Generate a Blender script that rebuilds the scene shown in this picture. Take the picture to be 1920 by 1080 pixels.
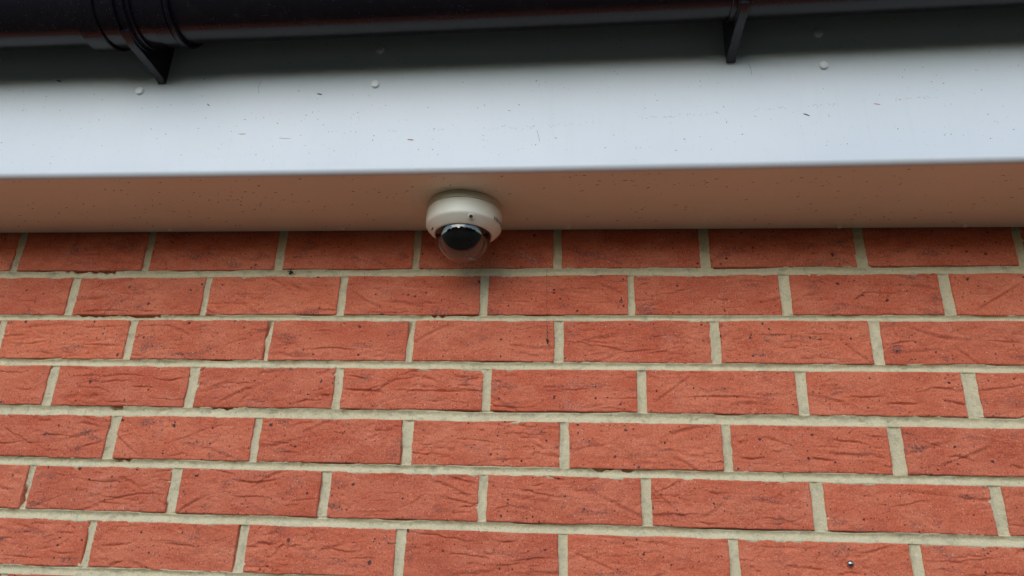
import bpy, bmesh, math, random
import numpy as np
from mathutils import Vector, Matrix

# ------------------------------------------------------------------ scene, camera, light
for o in list(bpy.data.objects):
    bpy.data.objects.remove(o, do_unlink=True)
S = bpy.context.scene
COL = S.collection
random.seed(7)

cam_d = bpy.data.cameras.new('camera')
cam = bpy.data.objects.new('camera', cam_d)
COL.objects.link(cam)
cam.location = (0.92726, -1.00741, -0.44812)
cam.rotation_mode = 'XYZ'
cam.rotation_euler = (1.933255, -0.029808, 0.086508)
cam_d.sensor_fit = 'HORIZONTAL'
cam_d.sensor_width = 36.0
cam_d.lens = 36.0 * 1318.83 / 1920.0
cam_d.clip_start = 0.01
cam_d.clip_end = 500.0
S.camera = cam

SUN_EL = math.radians(25)
SUN_AZ = math.radians(14)          # to the left of straight-out-from-the-wall
w = bpy.data.worlds.new('World'); S.world = w; w.use_nodes = True
nt = w.node_tree; nt.nodes.clear()
sky = nt.nodes.new('ShaderNodeTexSky'); sky.sky_type = 'NISHITA'; sky.sun_disc = False
sky.sun_elevation = SUN_EL
sky.sun_rotation = math.radians(180) + SUN_AZ
sky.air_density = 1.0; sky.dust_density = 0.4; sky.ozone_density = 1.0
bg = nt.nodes.new('ShaderNodeBackground'); bg.inputs['Strength'].default_value = 0.15
wo = nt.nodes.new('ShaderNodeOutputWorld')
nt.links.new(sky.outputs[0], bg.inputs['Color']); nt.links.new(bg.outputs[0], wo.inputs['Surface'])

sun_d = bpy.data.lights.new('sun', 'SUN'); sun_d.energy = 0.9; sun_d.angle = math.radians(55)
sun_d.color = (1.0, 0.955, 0.88)
sun = bpy.data.objects.new('sun', sun_d); COL.objects.link(sun)
sdir = Vector((-math.sin(SUN_AZ)*math.cos(SUN_EL), -math.cos(SUN_AZ)*math.cos(SUN_EL), math.sin(SUN_EL)))
sun.rotation_mode = 'QUATERNION'
sun.rotation_quaternion = sdir.to_track_quat('Z', 'Y')
sun.location = (0, -5, 5)

S.render.engine = 'CYCLES'
S.cycles.max_bounces = 8
S.cycles.diffuse_bounces = 5
S.cycles.glossy_bounces = 4
S.cycles.transparent_max_bounces = 12
S.view_settings.view_transform = 'Standard'
S.view_settings.look = 'None'
S.view_settings.exposure = 0.79
S.view_settings.gamma = 1.0
S.view_settings.use_curve_mapping = False

GROUND = -2.20

# ------------------------------------------------------------------ helpers
def empty(name, loc=(0, 0, 0)):
    o = bpy.data.objects.new(name, None); COL.objects.link(o); o.location = loc
    o.empty_display_size = 0.05
    return o

def tag(o, label=None, cat=None, group=None, kind=None):
    if label: o['label'] = label
    if cat: o['category'] = cat
    if group: o['group'] = group
    if kind: o['kind'] = kind
    return o

def link(name, me, mat, parent=None):
    o = bpy.data.objects.new(name, me); COL.objects.link(o)
    if mat is not None and len(me.materials) == 0: me.materials.append(mat)
    if parent is not None: o.parent = parent
    return o

def fast_mesh(name, co, quads, smooth=True):
    me = bpy.data.meshes.new(name)
    me.vertices.add(len(co)); me.vertices.foreach_set('co', np.asarray(co, np.float32).ravel())
    n = len(quads)
    me.loops.add(n*4); me.loops.foreach_set('vertex_index', np.asarray(quads, np.int32).ravel())
    me.polygons.add(n); me.polygons.foreach_set('loop_start', np.arange(0, n*4, 4, dtype=np.int32))
    me.polygons.foreach_set('use_smooth', np.full(n, smooth))
    me.update(calc_edges=True); me.validate()
    return me

def bm_obj(name, bm, mat, parent=None, smooth=None):
    me = bpy.data.meshes.new(name)
    bmesh.ops.recalc_face_normals(bm, faces=bm.faces)
    bm.to_mesh(me); bm.free()
    if smooth is not None:
        me.shade_flat() if smooth is False else None
        if smooth is not False:
            me.polygons.foreach_set('use_smooth', np.ones(len(me.polygons), bool))
            if smooth is not True:
                try: me.set_sharp_from_angle(angle=math.radians(smooth))
                except Exception: pass
    return link(name, me, mat, parent)

def lathe(bm, prof, cx, cy, seg=96, cap0=False, cap1=False):
    """prof: list of (r, z)"""
    rings = []
    for r, z in prof:
        if r < 1e-6:
            rings.append([bm.verts.new((cx, cy, z))])
        else:
            rings.append([bm.verts.new((cx + r*math.cos(2*math.pi*i/seg), cy + r*math.sin(2*math.pi*i/seg), z)) for i in range(seg)])
    for a, b in zip(rings, rings[1:]):
        for i in range(seg):
            j = (i+1) % seg
            if len(a) == 1: bm.faces.new((a[0], b[i], b[j]))
            elif len(b) == 1: bm.faces.new((a[i], b[0], a[j]))
            else: bm.faces.new((a[i], b[i], b[j], a[j]))
    if cap0: bm.faces.new(rings[0])
    if cap1: bm.faces.new(rings[-1])

def rings_mesh(bm, profile, stations, fn, closed=True, caps=True):
    """extrude a 2D profile (list of (y,z)) through x stations; fn(x,y,z) warps"""
    rows = []
    for x in stations:
        rows.append([bm.verts.new(fn(x, y, z)) for y, z in profile])
    n = len(profile)
    for a, b in zip(rows, rows[1:]):
        for i in range(n if closed else n-1):
            j = (i+1) % n
            bm.faces.new((a[i], a[j], b[j], b[i]))
    if caps and closed:
        bm.faces.new(rows[0]); bm.faces.new(list(reversed(rows[-1])))

# value noise ---------------------------------------------------------------
_rs = np.random.RandomState(11)
_T = _rs.rand(256, 256)
def vn(x, z, sc, seed=0):
    u = x/sc + seed*17.31; v = z/sc + seed*9.77
    iu = np.floor(u).astype(int); iv = np.floor(v).astype(int)
    fu = u-iu; fv = v-iv
    fu = fu*fu*(3-2*fu); fv = fv*fv*(3-2*fv)
    g = lambda a, b: _T[a % 256, b % 256]
    return ((g(iu, iv)*(1-fu)+g(iu+1, iv)*fu)*(1-fv)+(g(iu, iv+1)*(1-fu)+g(iu+1, iv+1)*fu)*fv)*2-1

# ------------------------------------------------------------------ materials
def mat(name):
    m = bpy.data.materials.new(name); m.use_nodes = True
    nt = m.node_tree; b = nt.nodes['Principled BSDF']
    return m, nt, b

class N:
    def __init__(s, nt): s.nt = nt
    def new(s, t, **kw):
        n = s.nt.nodes.new(t)
        for k, v in kw.items():
            if k.startswith('i_'): n.inputs[k[2:].replace('_', ' ')].default_value = v
            else: setattr(n, k, v)
        return n
    def l(s, a, b): s.nt.links.new(a, b)
    def noise(s, vec, scale, detail=2.0, rough=0.5, dist=0.0):
        n = s.new('ShaderNodeTexNoise'); n.inputs['Scale'].default_value = scale
        n.inputs['Detail'].default_value = detail; n.inputs['Roughness'].default_value = rough
        n.inputs['Distortion'].default_value = dist; s.l(vec, n.inputs['Vector']); return n.outputs['Fac']
    def voro(s, vec, scale, feature='F1', rand=1.0):
        n = s.new('ShaderNodeTexVoronoi'); n.feature = feature; n.inputs['Scale'].default_value = scale
        n.inputs['Randomness'].default_value = rand; s.l(vec, n.inputs['Vector']); return n
    def math(s, op, a, b=None, clamp=False):
        n = s.new('ShaderNodeMath'); n.operation = op; n.use_clamp = clamp
        for i, v in enumerate((a, b)):
            if v is None: continue
            if isinstance(v, (int, float)): n.inputs[i].default_value = v
            else: s.l(v, n.inputs[i])
        return n.outputs[0]
    def ramp(s, fac, lo, hi, a=0.0, b=1.0):
        n = s.new('ShaderNodeMapRange'); n.clamp = True
        s.l(fac, n.inputs['Value'])
        n.inputs['From Min'].default_value = lo; n.inputs['From Max'].default_value = hi
        n.inputs['To Min'].default_value = a; n.inputs['To Max'].default_value = b
        return n.outputs[0]
    def mix(s, fac, a, b, mode='MIX'):
        n = s.new('ShaderNodeMix'); n.data_type = 'RGBA'; n.blend_type = mode
        for idx, v in ((0, fac), (6, a), (7, b)):
            if isinstance(v, (int, float)): n.inputs[idx].default_value = v
            elif isinstance(v, tuple): n.inputs[idx].default_value = (*v, 1.0)
            else: s.l(v, n.inputs[idx])
        return n.outputs[2]
    def red(s, c):
        n = s.new('ShaderNodeSeparateColor'); s.l(c, n.inputs[0]); return n.outputs[0]
    def bump(s, h, strength, dist, prev=None):
        n = s.new('ShaderNodeBump'); n.inputs['Strength'].default_value = strength
        n.inputs['Distance'].default_value = dist; s.l(h, n.inputs['Height'])
        if prev is not None: s.l(prev, n.inputs['Normal'])
        return n.outputs[0]
    def pos(s):
        return s.new('ShaderNodeNewGeometry').outputs['Position']
    def scaled(s, v, sc):
        n = s.new('ShaderNodeMapping'); n.inputs['Scale'].default_value = sc; s.l(v, n.inputs['Vector']); return n.outputs[0]

def brick_material():
    m, nt, b = mat('red_brick'); n = N(nt); P = n.pos()
    rnd = n.new('ShaderNodeObjectInfo').outputs['Random']
    base = n.mix(rnd, (0.56, 0.090, 0.040), (0.73, 0.168, 0.078))
    n2 = n.math('FRACT', n.math('MULTIPLY', rnd, 7.31))
    base = n.mix(n.ramp(n2, 0.0, 1.0, 0.0, 0.50), base, (0.40, 0.062, 0.032))
    # large mottling
    f = n.ramp(n.noise(n.scaled(P, (1, 1, 1.8)), 14, 3, 0.55), 0.38, 0.66)
    base = n.mix(n.math('MULTIPLY', f, 0.60), base, (0.76, 0.24, 0.135))
    f = n.ramp(n.noise(n.scaled(P, (1, 1, 3.0)), 26, 4, 0.6, 1.2), 0.46, 0.68)
    base = n.mix(n.math('MULTIPLY', f, 0.60), base, (0.44, 0.070, 0.036))
    # pale sandy bloom
    f = n.ramp(n.noise(P, 19, 5, 0.65, 0.8), 0.57, 0.78)
    g = n.ramp(n.noise(P, 420, 2, 0.6), 0.40, 0.65)
    base = n.mix(n.math('MULTIPLY', n.math('MULTIPLY', f, g), 0.65), base, (0.70, 0.42, 0.30))
    # sand grain
    gr = n.noise(P, 900, 3, 0.7)
    base = n.mix(n.ramp(gr, 0.42, 0.62, 0.0, 0.42), base, (0.86, 0.31, 0.165))
    base = n.mix(n.ramp(n.noise(P, 430, 3, 0.65), 0.50, 0.64, 0.0, 0.38), base, (0.25, 0.040, 0.026))
    base = n.mix(n.ramp(n.noise(P, 560, 2, 0.6), 0.59, 0.68, 0.0, 0.45), base, (0.90, 0.42, 0.27))
    # iron spots: cells picked at random
    for sc, th, sel, amt, col in ((115, 0.22, 0.925, 0.9, (0.03, 0.022, 0.025)), (60, 0.17, 0.90, 0.85, (0.035, 0.030, 0.035)),
                                  (240, 0.30, 0.91, 0.8, (0.05, 0.025, 0.022))):
        wv = n.new('ShaderNodeTexNoise'); wv.inputs['Scale'].default_value = sc*2.2; n.l(P, wv.inputs['Vector'])
        off = n.new('ShaderNodeVectorMath', operation='MULTIPLY_ADD')
        n.l(wv.outputs['Color'], off.inputs[0]); off.inputs[1].default_value = (0.5/sc,)*3; n.l(P, off.inputs[2])
        v = n.voro(off.outputs[0], sc)
        pick = n.math('GREATER_THAN', n.red(v.outputs['Color']), sel)
        f = n.math('MULTIPLY', n.ramp(v.outputs['Distance'], th*0.75, th, 1.0, 0.0), pick)
        base = n.mix(n.math('MULTIPLY', f, amt), base, col)
    # blue-grey kiln smudges
    f = n.ramp(n.noise(n.scaled(P, (1, 1, 2.6)), 17, 2, 0.5, 0.6), 0.60, 0.70)
    g = n.ramp(n.noise(P, 300, 3, 0.7), 0.44, 0.60)
    base = n.mix(n.math('MULTIPLY', n.math('MULTIPLY', f, g), 0.75), base, (0.10, 0.065, 0.065))
    # pale grit
    v = n.voro(P, 170); pick = n.math('GREATER_THAN', n.red(v.outputs['Color']), 0.93)
    f = n.math('MULTIPLY', n.ramp(v.outputs['Distance'], 0.10, 0.16, 1.0, 0.0), pick)
    base = n.mix(n.math('MULTIPLY', f, 0.8), base, (0.75, 0.55, 0.42))
    n.l(base, b.inputs['Base Color'])
    b.inputs['Roughness'].default_value = 0.9
    b.inputs['Specular IOR Level'].default_value = 0.25
    nb = n.bump(n.noise(n.scaled(P, (1, 1, 2.2)), 90, 5, 0.65, 0.6), 0.8, 0.0016)
    nb = n.bump(n.noise(P, 430, 3, 0.65), 0.8, 0.0014, nb)
    nb = n.bump(gr, 0.8, 0.0009, nb)
    n.l(nb, b.inputs['Normal'])
    return m

def mortar_material():
    m, nt, b = mat('mortar'); n = N(nt); P = n.pos()
    base = n.mix(n.ramp(n.noise(P, 9, 3), 0.35, 0.65), (0.565, 0.49, 0.285), (0.65, 0.57, 0.35))
    base = n.mix(n.ramp(n.noise(P, 800, 3, 0.75), 0.42, 0.60, 0, 0.5), base, (0.80, 0.70, 0.54))
    base = n.mix(n.ramp(n.noise(P, 1100, 2, 0.7), 0.58, 0.72, 0, 0.6), base, (0.24, 0.21, 0.14))
    base = n.mix(n.ramp(n.noise(P, 55, 4, 0.7), 0.52, 0.70, 0, 0.5), base, (0.27, 0.26, 0.18))
    base = n.mix(n.ramp(n.noise(P, 170, 4, 0.75), 0.60, 0.72, 0, 0.7), base, (0.20, 0.185, 0.13))
    n.l(base, b.inputs['Base Color']); b.inputs['Roughness'].default_value = 0.95
    b.inputs['Specular IOR Level'].default_value = 0.2
    nb = n.bump(n.noise(P, 240, 4, 0.7), 0.9, 0.0018)
    nb = n.bump(n.noise(P, 1000, 2, 0.7), 0.7, 0.0006, nb)
    n.l(nb, b.inputs['Normal'])
    return m

def upvc_white(name, ca, cb):
    m, nt, b = mat(name); n = N(nt); P = n.pos()
    base = n.mix(n.ramp(n.noise(P, 6, 3), 0.3, 0.7), ca, cb)
    base = n.mix(n.ramp(n.noise(P, 38, 5, 0.7), 0.55, 0.80, 0, 0.16), base, (0.60, 0.60, 0.54))
    base = n.mix(n.ramp(n.noise(n.scaled(P, (60, 1, 4)), 1.0, 4, 0.65), 0.58, 0.80, 0, 0.14), base, (0.50, 0.47, 0.38))
    v = n.voro(P, 320); pick = n.math('GREATER_THAN', n.red(v.outputs['Color']), 0.955)
    f = n.math('MULTIPLY', n.ramp(v.outputs['Distance'], 0.12, 0.24, 1, 0), pick)
    base = n.mix(n.math('MULTIPLY', f, 0.45), base, (0.28, 0.25, 0.20))
    n.l(base, b.inputs['Base Color'])
    n.l(n.ramp(n.noise(P, 70, 4, 0.7), 0.3, 0.7, 0.36, 0.52), b.inputs['Roughness'])
    nb = n.bump(n.noise(n.scaled(P, (1, 1, 1)), 7, 2), 0.35, 0.002)
    nb = n.bump(n.noise(P, 600, 2), 0.12, 0.0003, nb)
    n.l(nb, b.inputs['Normal'])
    return m

def black_pvc(name, rough, dust=0.35, edge=0.0):
    m, nt, b = mat(name); n = N(nt); P = n.pos()
    base = n.mix(n.ramp(n.noise(P, 40, 5, 0.7), 0.5, 0.8, 0, dust*0.3), (0.009, 0.0075, 0.011), (0.07, 0.065, 0.07))
    b.inputs['Specular IOR Level'].default_value = 0.32
    v = n.voro(P, 420); pick = n.math('GREATER_THAN', n.red(v.outputs['Color']), 0.95)
    f = n.math('MULTIPLY', n.ramp(v.outputs['Distance'], 0.12, 0.22, 1, 0), pick)
    base = n.mix(n.math('MULTIPLY', f, dust), base, (0.35, 0.34, 0.32))
    n.l(base, b.inputs['Base Color'])
    f = n.ramp(n.noise(n.scaled(P, (2.5, 0.5, 0.5)), 150, 4, 0.7), 0.65, 0.75, 0, dust)
    base = n.mix(f, base, (0.11, 0.155, 0.16)); n.l(base, b.inputs['Base Color'])
    if edge:
        pt = n.new('ShaderNodeNewGeometry').outputs['Pointiness']
        f = n.math('MULTIPLY', n.ramp(pt, 0.515, 0.56, 0, edge), n.ramp(n.noise(P, 150, 3, 0.7), 0.35, 0.6))
        base = n.mix(f, base, (0.30, 0.29, 0.28)); n.l(base, b.inputs['Base Color'])
    n.l(n.ramp(n.noise(n.scaled(P, (0.25, 1, 1)), 60, 5, 0.7), 0.3, 0.75, rough*0.75, rough*1.5), b.inputs['Roughness'])
    n.l(n.bump(n.noise(n.scaled(P, (0.2, 1, 1)), 120, 3), 0.15, 0.0008), b.inputs['Normal'])
    return m

def plain(name, col, rough=0.5, metal=0.0, ns=0, var=0.15, bump=0.0, bs=300, spec=0.5):
    m, nt, b = mat(name); n = N(nt); P = n.pos()
    base = n.mix(n.ramp(n.noise(P, ns or 50, 4, 0.6), 0.3, 0.7), tuple(c*(1-var) for c in col), tuple(min(1, c*(1+var)) for c in col))
    n.l(base, b.inputs['Base Color']); b.inputs['Roughness'].default_value = rough; b.inputs['Metallic'].default_value = metal
    b.inputs['Specular IOR Level'].default_value = spec
    if bump: n.l(n.bump(n.noise(P, bs, 3), 0.5, bump), b.inputs['Normal'])
    return m

M_brick = brick_material(); M_mortar = mortar_material(); M_white = upvc_white('white_fascia_plastic', (0.645, 0.68, 0.70), (0.68, 0.71, 0.725)); M_soffit = upvc_white('shade_toned_soffit_plastic', (0.77, 0.765, 0.60), (0.82, 0.81, 0.65))  # white soffit: its warm shaded tone is put into the base colour
M_gutter = black_pvc('black_gutter_plastic', 0.20); M_clip = black_pvc('black_clip_plastic', 0.18, 0.35, 0.0)
M_cap = plain('white_plastic_cap', (0.80, 0.80, 0.78), 0.35)
M_pin = plain('cream_plastic_pin', (0.90, 0.88, 0.72), 0.4)
M_speck = plain('dark_dirt', (0.055, 0.038, 0.028), 0.9, ns=200, var=0.5)
M_speck2 = plain('reddish_dirt', (0.34, 0.13, 0.09), 0.9, ns=200, var=0.3)
M_speck3 = plain('brown_fly_dirt', (0.30, 0.20, 0.14), 0.9, ns=200, var=0.4)
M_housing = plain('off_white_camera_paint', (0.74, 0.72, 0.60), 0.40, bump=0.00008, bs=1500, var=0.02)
M_housing2 = plain('shade_toned_base_paint', (0.60, 0.58, 0.44), 0.45, bump=0.00008, bs=1500, var=0.02)  # base ring's darker olive shade under the soffit is put into this colour
M_black = plain('matt_black_plastic', (0.010, 0.010, 0.011), 0.5, var=0.2)
M_gloss = plain('glossy_black_plastic', (0.06, 0.06, 0.07), 0.2, var=0.1)
M_glass = plain('lens_glass', (0.010, 0.010, 0.022), 0.03, var=0.1, spec=0.9)
M_ink = plain('dark_grey_print', (0.06, 0.055, 0.05), 0.6)
M_steel = plain('dull_steel', (0.35, 0.35, 0.36), 0.25, metal=1.0)
M_web = plain('grey_cobweb', (0.30, 0.28, 0.24), 0.9)
M_debris = plain('dark_debris', (0.03, 0.025, 0.02), 0.9)

m, nt, b = mat('smoked_dome_plastic'); n = N(nt)
nt.nodes.remove(b)
out = nt.nodes['Material Output']
tr = n.new('ShaderNodeBsdfTransparent'); tr.inputs[0].default_value = (0.36, 0.26, 0.31, 1)
gl = n.new('ShaderNodeBsdfGlossy'); gl.inputs['Roughness'].default_value = 0.02; gl.inputs['Color'].default_value = (1, 1, 1, 1)
fr = n.new('ShaderNodeFresnel'); fr.inputs['IOR'].default_value = 1.6
mx = n.new('ShaderNodeMixShader')
fac = n.math('MULTIPLY', fr.outputs[0], 1.7, clamp=True)
n.l(fac, mx.inputs[0]); n.l(tr.outputs[0], mx.inputs[1]); n.l(gl.outputs[0], mx.inputs[2]); n.l(mx.outputs[0], out.inputs['Surface'])
M_dome = m

# ------------------------------------------------------------------ ground
m, nt, b = mat('lawn_and_paving'); n = N(nt); P = n.pos()
base = n.mix(n.ramp(n.noise(P, 3, 4), 0.35, 0.65), (0.040, 0.042, 0.016), (0.062, 0.060, 0.026))
n.l(base, b.inputs['Base Color']); b.inputs['Roughness'].default_value = 0.95
bm = bmesh.new()
vs = [bm.verts.new(p) for p in ((-250, -250, GROUND), (250, -250, GROUND), (250, 250, GROUND), (-250, 250, GROUND))]
bm.faces.new(vs)
tag(bm_obj('ground', bm, m), kind='structure', label='dark lawn in front of the brick wall')
M_pave = plain('concrete_paving', (0.075, 0.058, 0.040), 0.9, ns=8, bump=0.002, bs=60)
bm = bmesh.new()
bmesh.ops.create_cube(bm, size=1, matrix=Matrix.Translation((0.6, -0.75, GROUND+0.02)) @ Matrix.Diagonal((9, 1.46, 0.05, 1)))
tag(bm_obj('path', bm, M_pave), kind='structure', label='paved path along the foot of the wall')

# ------------------------------------------------------------------ brick wall
wall = empty('brick_wall', (0.6, 0.0, GROUND))
tag(wall, 'red brick wall with sand coloured mortar joints under the white eaves', 'wall')
def wparent(o):
    o.parent = wall; o.matrix_parent_inverse = Matrix.Translation(-wall.location)
    return o

# measured vertical joints (left edge, right edge) of each course, top course first
PERP = [
 [(-0.0135, 0.0), (0.2179, 0.2295), (0.4430, 0.4572), (0.6688, 0.6800), (0.8918, 0.9043), (1.1157, 1.1309), (1.3445, 1.3599), (1.5712, 1.5838)],
 [(0.1039, 0.1180), (0.3328, 0.3435), (0.5549, 0.5678), (0.7793, 0.7917), (1.0043, 1.0147), (1.2278, 1.2431), (1.4541, 1.4710)],
 [(-0.0025, 0.0112), (0.2207, 0.2340), (0.4477, 0.4571), (0.6710, 0.6817), (0.8939, 0.9081), (1.1222, 1.1359), (1.3459, 1.3620)],
 [(0.1066, 0.1225), (0.3360, 0.3513), (0.5661, 0.5784), (0.7901, 0.8027), (1.0137, 1.0273), (1.2352, 1.2504), (1.4583, 1.4792)],
 [(0.2254, 0.2422), (0.4515, 0.4637), (0.6751, 0.6915), (0.9027, 0.9162), (1.1276, 1.1398), (1.3493, 1.3679)],
 [(0.1149, 0.1249), (0.3384, 0.3545), (0.5634, 0.5782), (0.7903, 0.8029), (1.0144, 1.0280), (1.2383, 1.2555), (1.4662, 1.4819)],
 [(0.2294, 0.2406), (0.4520, 0.4682), (0.6795, 0.6928), (0.9022, 0.9149), (1.1254, 1.1391), (1.3535, 1.3679)],
 [(0.1130, 0.1260), (0.3400, 0.3520), (0.5650, 0.5775), (0.7900, 0.8030), (1.0130, 1.0270), (1.2390, 1.2520), (1.4640, 1.4780)],
]
# bed joints: (upper edge z, lower edge z) under each course
BED = [(-0.0316, -0.0440), (-0.1081, -0.1174), (-0.1810, -0.1924), (-0.2542, -0.2693), (-0.3325, -0.3444), (-0.4067, -0.4198), (-0.4820, -0.4945), (-0.5570, -0.5690)]
XL, XR = -0.46, 2.12
# creases one can pick out: x, z of both ends, sag, depth, broad fold or not
CREASES = [(0.5778, -0.2253, 0.6413, -0.227, 0.0, 0.0032, 0), (0.6548, -0.2253, 0.7901, -0.2247, -0.00075, 0.0022, 0), (0.1498, -0.1571, 0.2126, -0.1585, 0.0, 0.002, 0), (0.008, -0.1533, 0.1157, -0.1475, 0.003, 0.0012, 1), (0.3748, -0.1603, 0.4356, -0.1386, -0.0015, 0.001, 1), (0.1902, -0.2109, 0.268, -0.2085, 0.00375, 0.0018, 0), (0.2458, -0.2246, 0.2847, -0.225, 0.0, 0.002, 0), (0.3559, -0.2399, 0.4176, -0.2327, 0.012, 0.0014, 1), (0.3123, -0.3122, 0.3889, -0.2812, -0.00225, 0.001, 1), (0.3765, -0.2814, 0.4204, -0.2815, 0.0, 0.0015, 1), (0.1279, -0.4052, 0.1878, -0.3813, -0.0015, 0.0013, 1), (0.4274, -0.3573, 0.503, -0.3564, -0.0045, 0.003, 0), (0.5233, -0.3868, 0.5593, -0.3823, 0.0, 0.002, 0), (0.2366, -0.3944, 0.282, -0.3962, 0.0, 0.0018, 0), (0.6173, -0.3967, 0.6818, -0.3951, -0.0015, 0.0012, 1), (0.678, -0.3945, 0.7191, -0.3692, -0.00225, 0.001, 1), (0.8052, -0.3956, 0.8712, -0.3939, 0.009, 0.0014, 1), (0.7464, -0.3469, 0.7885, -0.3569, 0.0, 0.0026, 0), (0.9162, -0.315, 0.9909, -0.3151, 0.01275, 0.0013, 1), (0.7796, -0.3286, 0.8662, -0.3226, 0.003, 0.0012, 1), (0.7509, -0.2948, 0.8126, -0.2998, 0.00075, 0.0013, 0), (1.1482, -0.3136, 1.1839, -0.3122, -0.003, 0.003, 0), (1.2437, -0.3133, 1.2762, -0.3155, 0.0, 0.003, 0), (1.3897, -0.2879, 1.4158, -0.2952, 0.0, 0.002, 0), (1.4203, -0.3085, 1.4536, -0.3114, 0.00225, 0.0026, 0), (1.0772, -0.2316, 1.1951, -0.2326, 0.00225, 0.0024, 0), (1.3525, -0.2367, 1.3999, -0.2354, -0.00075, 0.003, 0), (1.4286, -0.2313, 1.4607, -0.2383, 0.0, 0.003, 0), (1.082, -0.3995, 1.1166, -0.4026, 0.0, 0.002, 0), (1.1788, -0.4017, 1.2295, -0.3883, -0.00225, 0.0013, 1), (1.2142, -0.4518, 1.2439, -0.4541, 0.0, 0.002, 0), (1.3863, -0.4433, 1.4401, -0.4479, 0.0045, 0.0018, 1), (0.2553, -0.4527, 0.3023, -0.4485, -0.00075, 0.0022, 0), (0.3457, -0.4473, 0.3992, -0.4514, 0.0, 0.0022, 0), (0.9185, -0.4424, 0.9849, -0.4674, 0.0015, 0.0024, 1), (0.8161, -0.4305, 0.8452, -0.4303, -0.0015, 0.0026, 0), (0.1308, -0.1018, 0.2172, -0.1027, 0.0015, 0.002, 0), (0.2256, -0.1, 0.2621, -0.1027, 0.0, 0.002, 0), (0.6925, -0.087, 0.7235, -0.0888, -0.00075, 0.002, 0), (0.7962, -0.0845, 0.8634, -0.0889, 0.00075, 0.0016, 0), (0.9616, -0.1558, 1.0056, -0.1653, 0.0, 0.0016, 0), (0.9886, -0.1662, 1.0505, -0.1602, 0.0, 0.0018, 0), (1.189, -0.1394, 1.2418, -0.1376, 0.0, 0.0018, 0), (1.2481, -0.1813, 1.3482, -0.1697, -0.003, 0.0012, 1), (1.5032, -0.1454, 1.5485, -0.1491, -0.00075, 0.002, 0), (1.4649, 0.0025, 1.5037, 0.0004, 0.0, 0.003, 0), (1.1988, 0.0112, 1.266, 0.0123, 0.00225, 0.0018, 0), (1.4995, -0.3161, 1.5147, -0.3226, 0.0, 0.002, 0), (0.501, -0.3166, 0.5255, -0.32, 0.0, 0.0015, 0), (0.6291, -0.2502, 0.6758, -0.2362, 0.003, 0.001, 1), (0.8666, -0.3429, 0.9111, -0.3506, 0.0015, 0.002, 0), (0.9405, -0.3507, 0.9771, -0.3428, 0.00225, 0.0015, 1), (0.1061, -0.4698, 0.1677, -0.4716, -0.0015, 0.002, 0), (0.1655, -0.2667, 0.2072, -0.2783, 0.0, 0.0015, 0), (0.1773, -0.2787, 0.2087, -0.2839, 0.0, 0.0022, 0), (0.1874, -0.3167, 0.2227, -0.3059, -0.00075, 0.002, 0), (0.7976, -0.1206, 0.8623, -0.1162, 0.0, 0.001, 0)]
# broken stretches of pointing: x from, x to, height
GAPS = [(0.2431, 0.273, -0.3306), (0.2187, 0.2401, -0.2554), (0.0847, 0.1031, -0.401), (0.7025, 0.7273, -0.1087), (0.1238, 0.2681, -0.11), (0.9479, 1.0065, -0.3362), (0.0842, 0.173, -0.032), (0.3801, 0.4217, -0.2566)]
rp = random.Random(3)
for r in PERP:
    while r[0][0] > XL:
        a = r[0][0] - 0.2255 + rp.uniform(-.001, .001); r.insert(0, (a, a+0.0125))
    while r[-1][1] < XR:
        a = r[-1][0] + 0.2265 + rp.uniform(-.001, .001); r.append((a, a+0.0135))

def smooth_steps(v, e0, e1):
    t = np.clip((v-e0)/(e1-e0), 0, 1); return t*t*(3-2*t)

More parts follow.
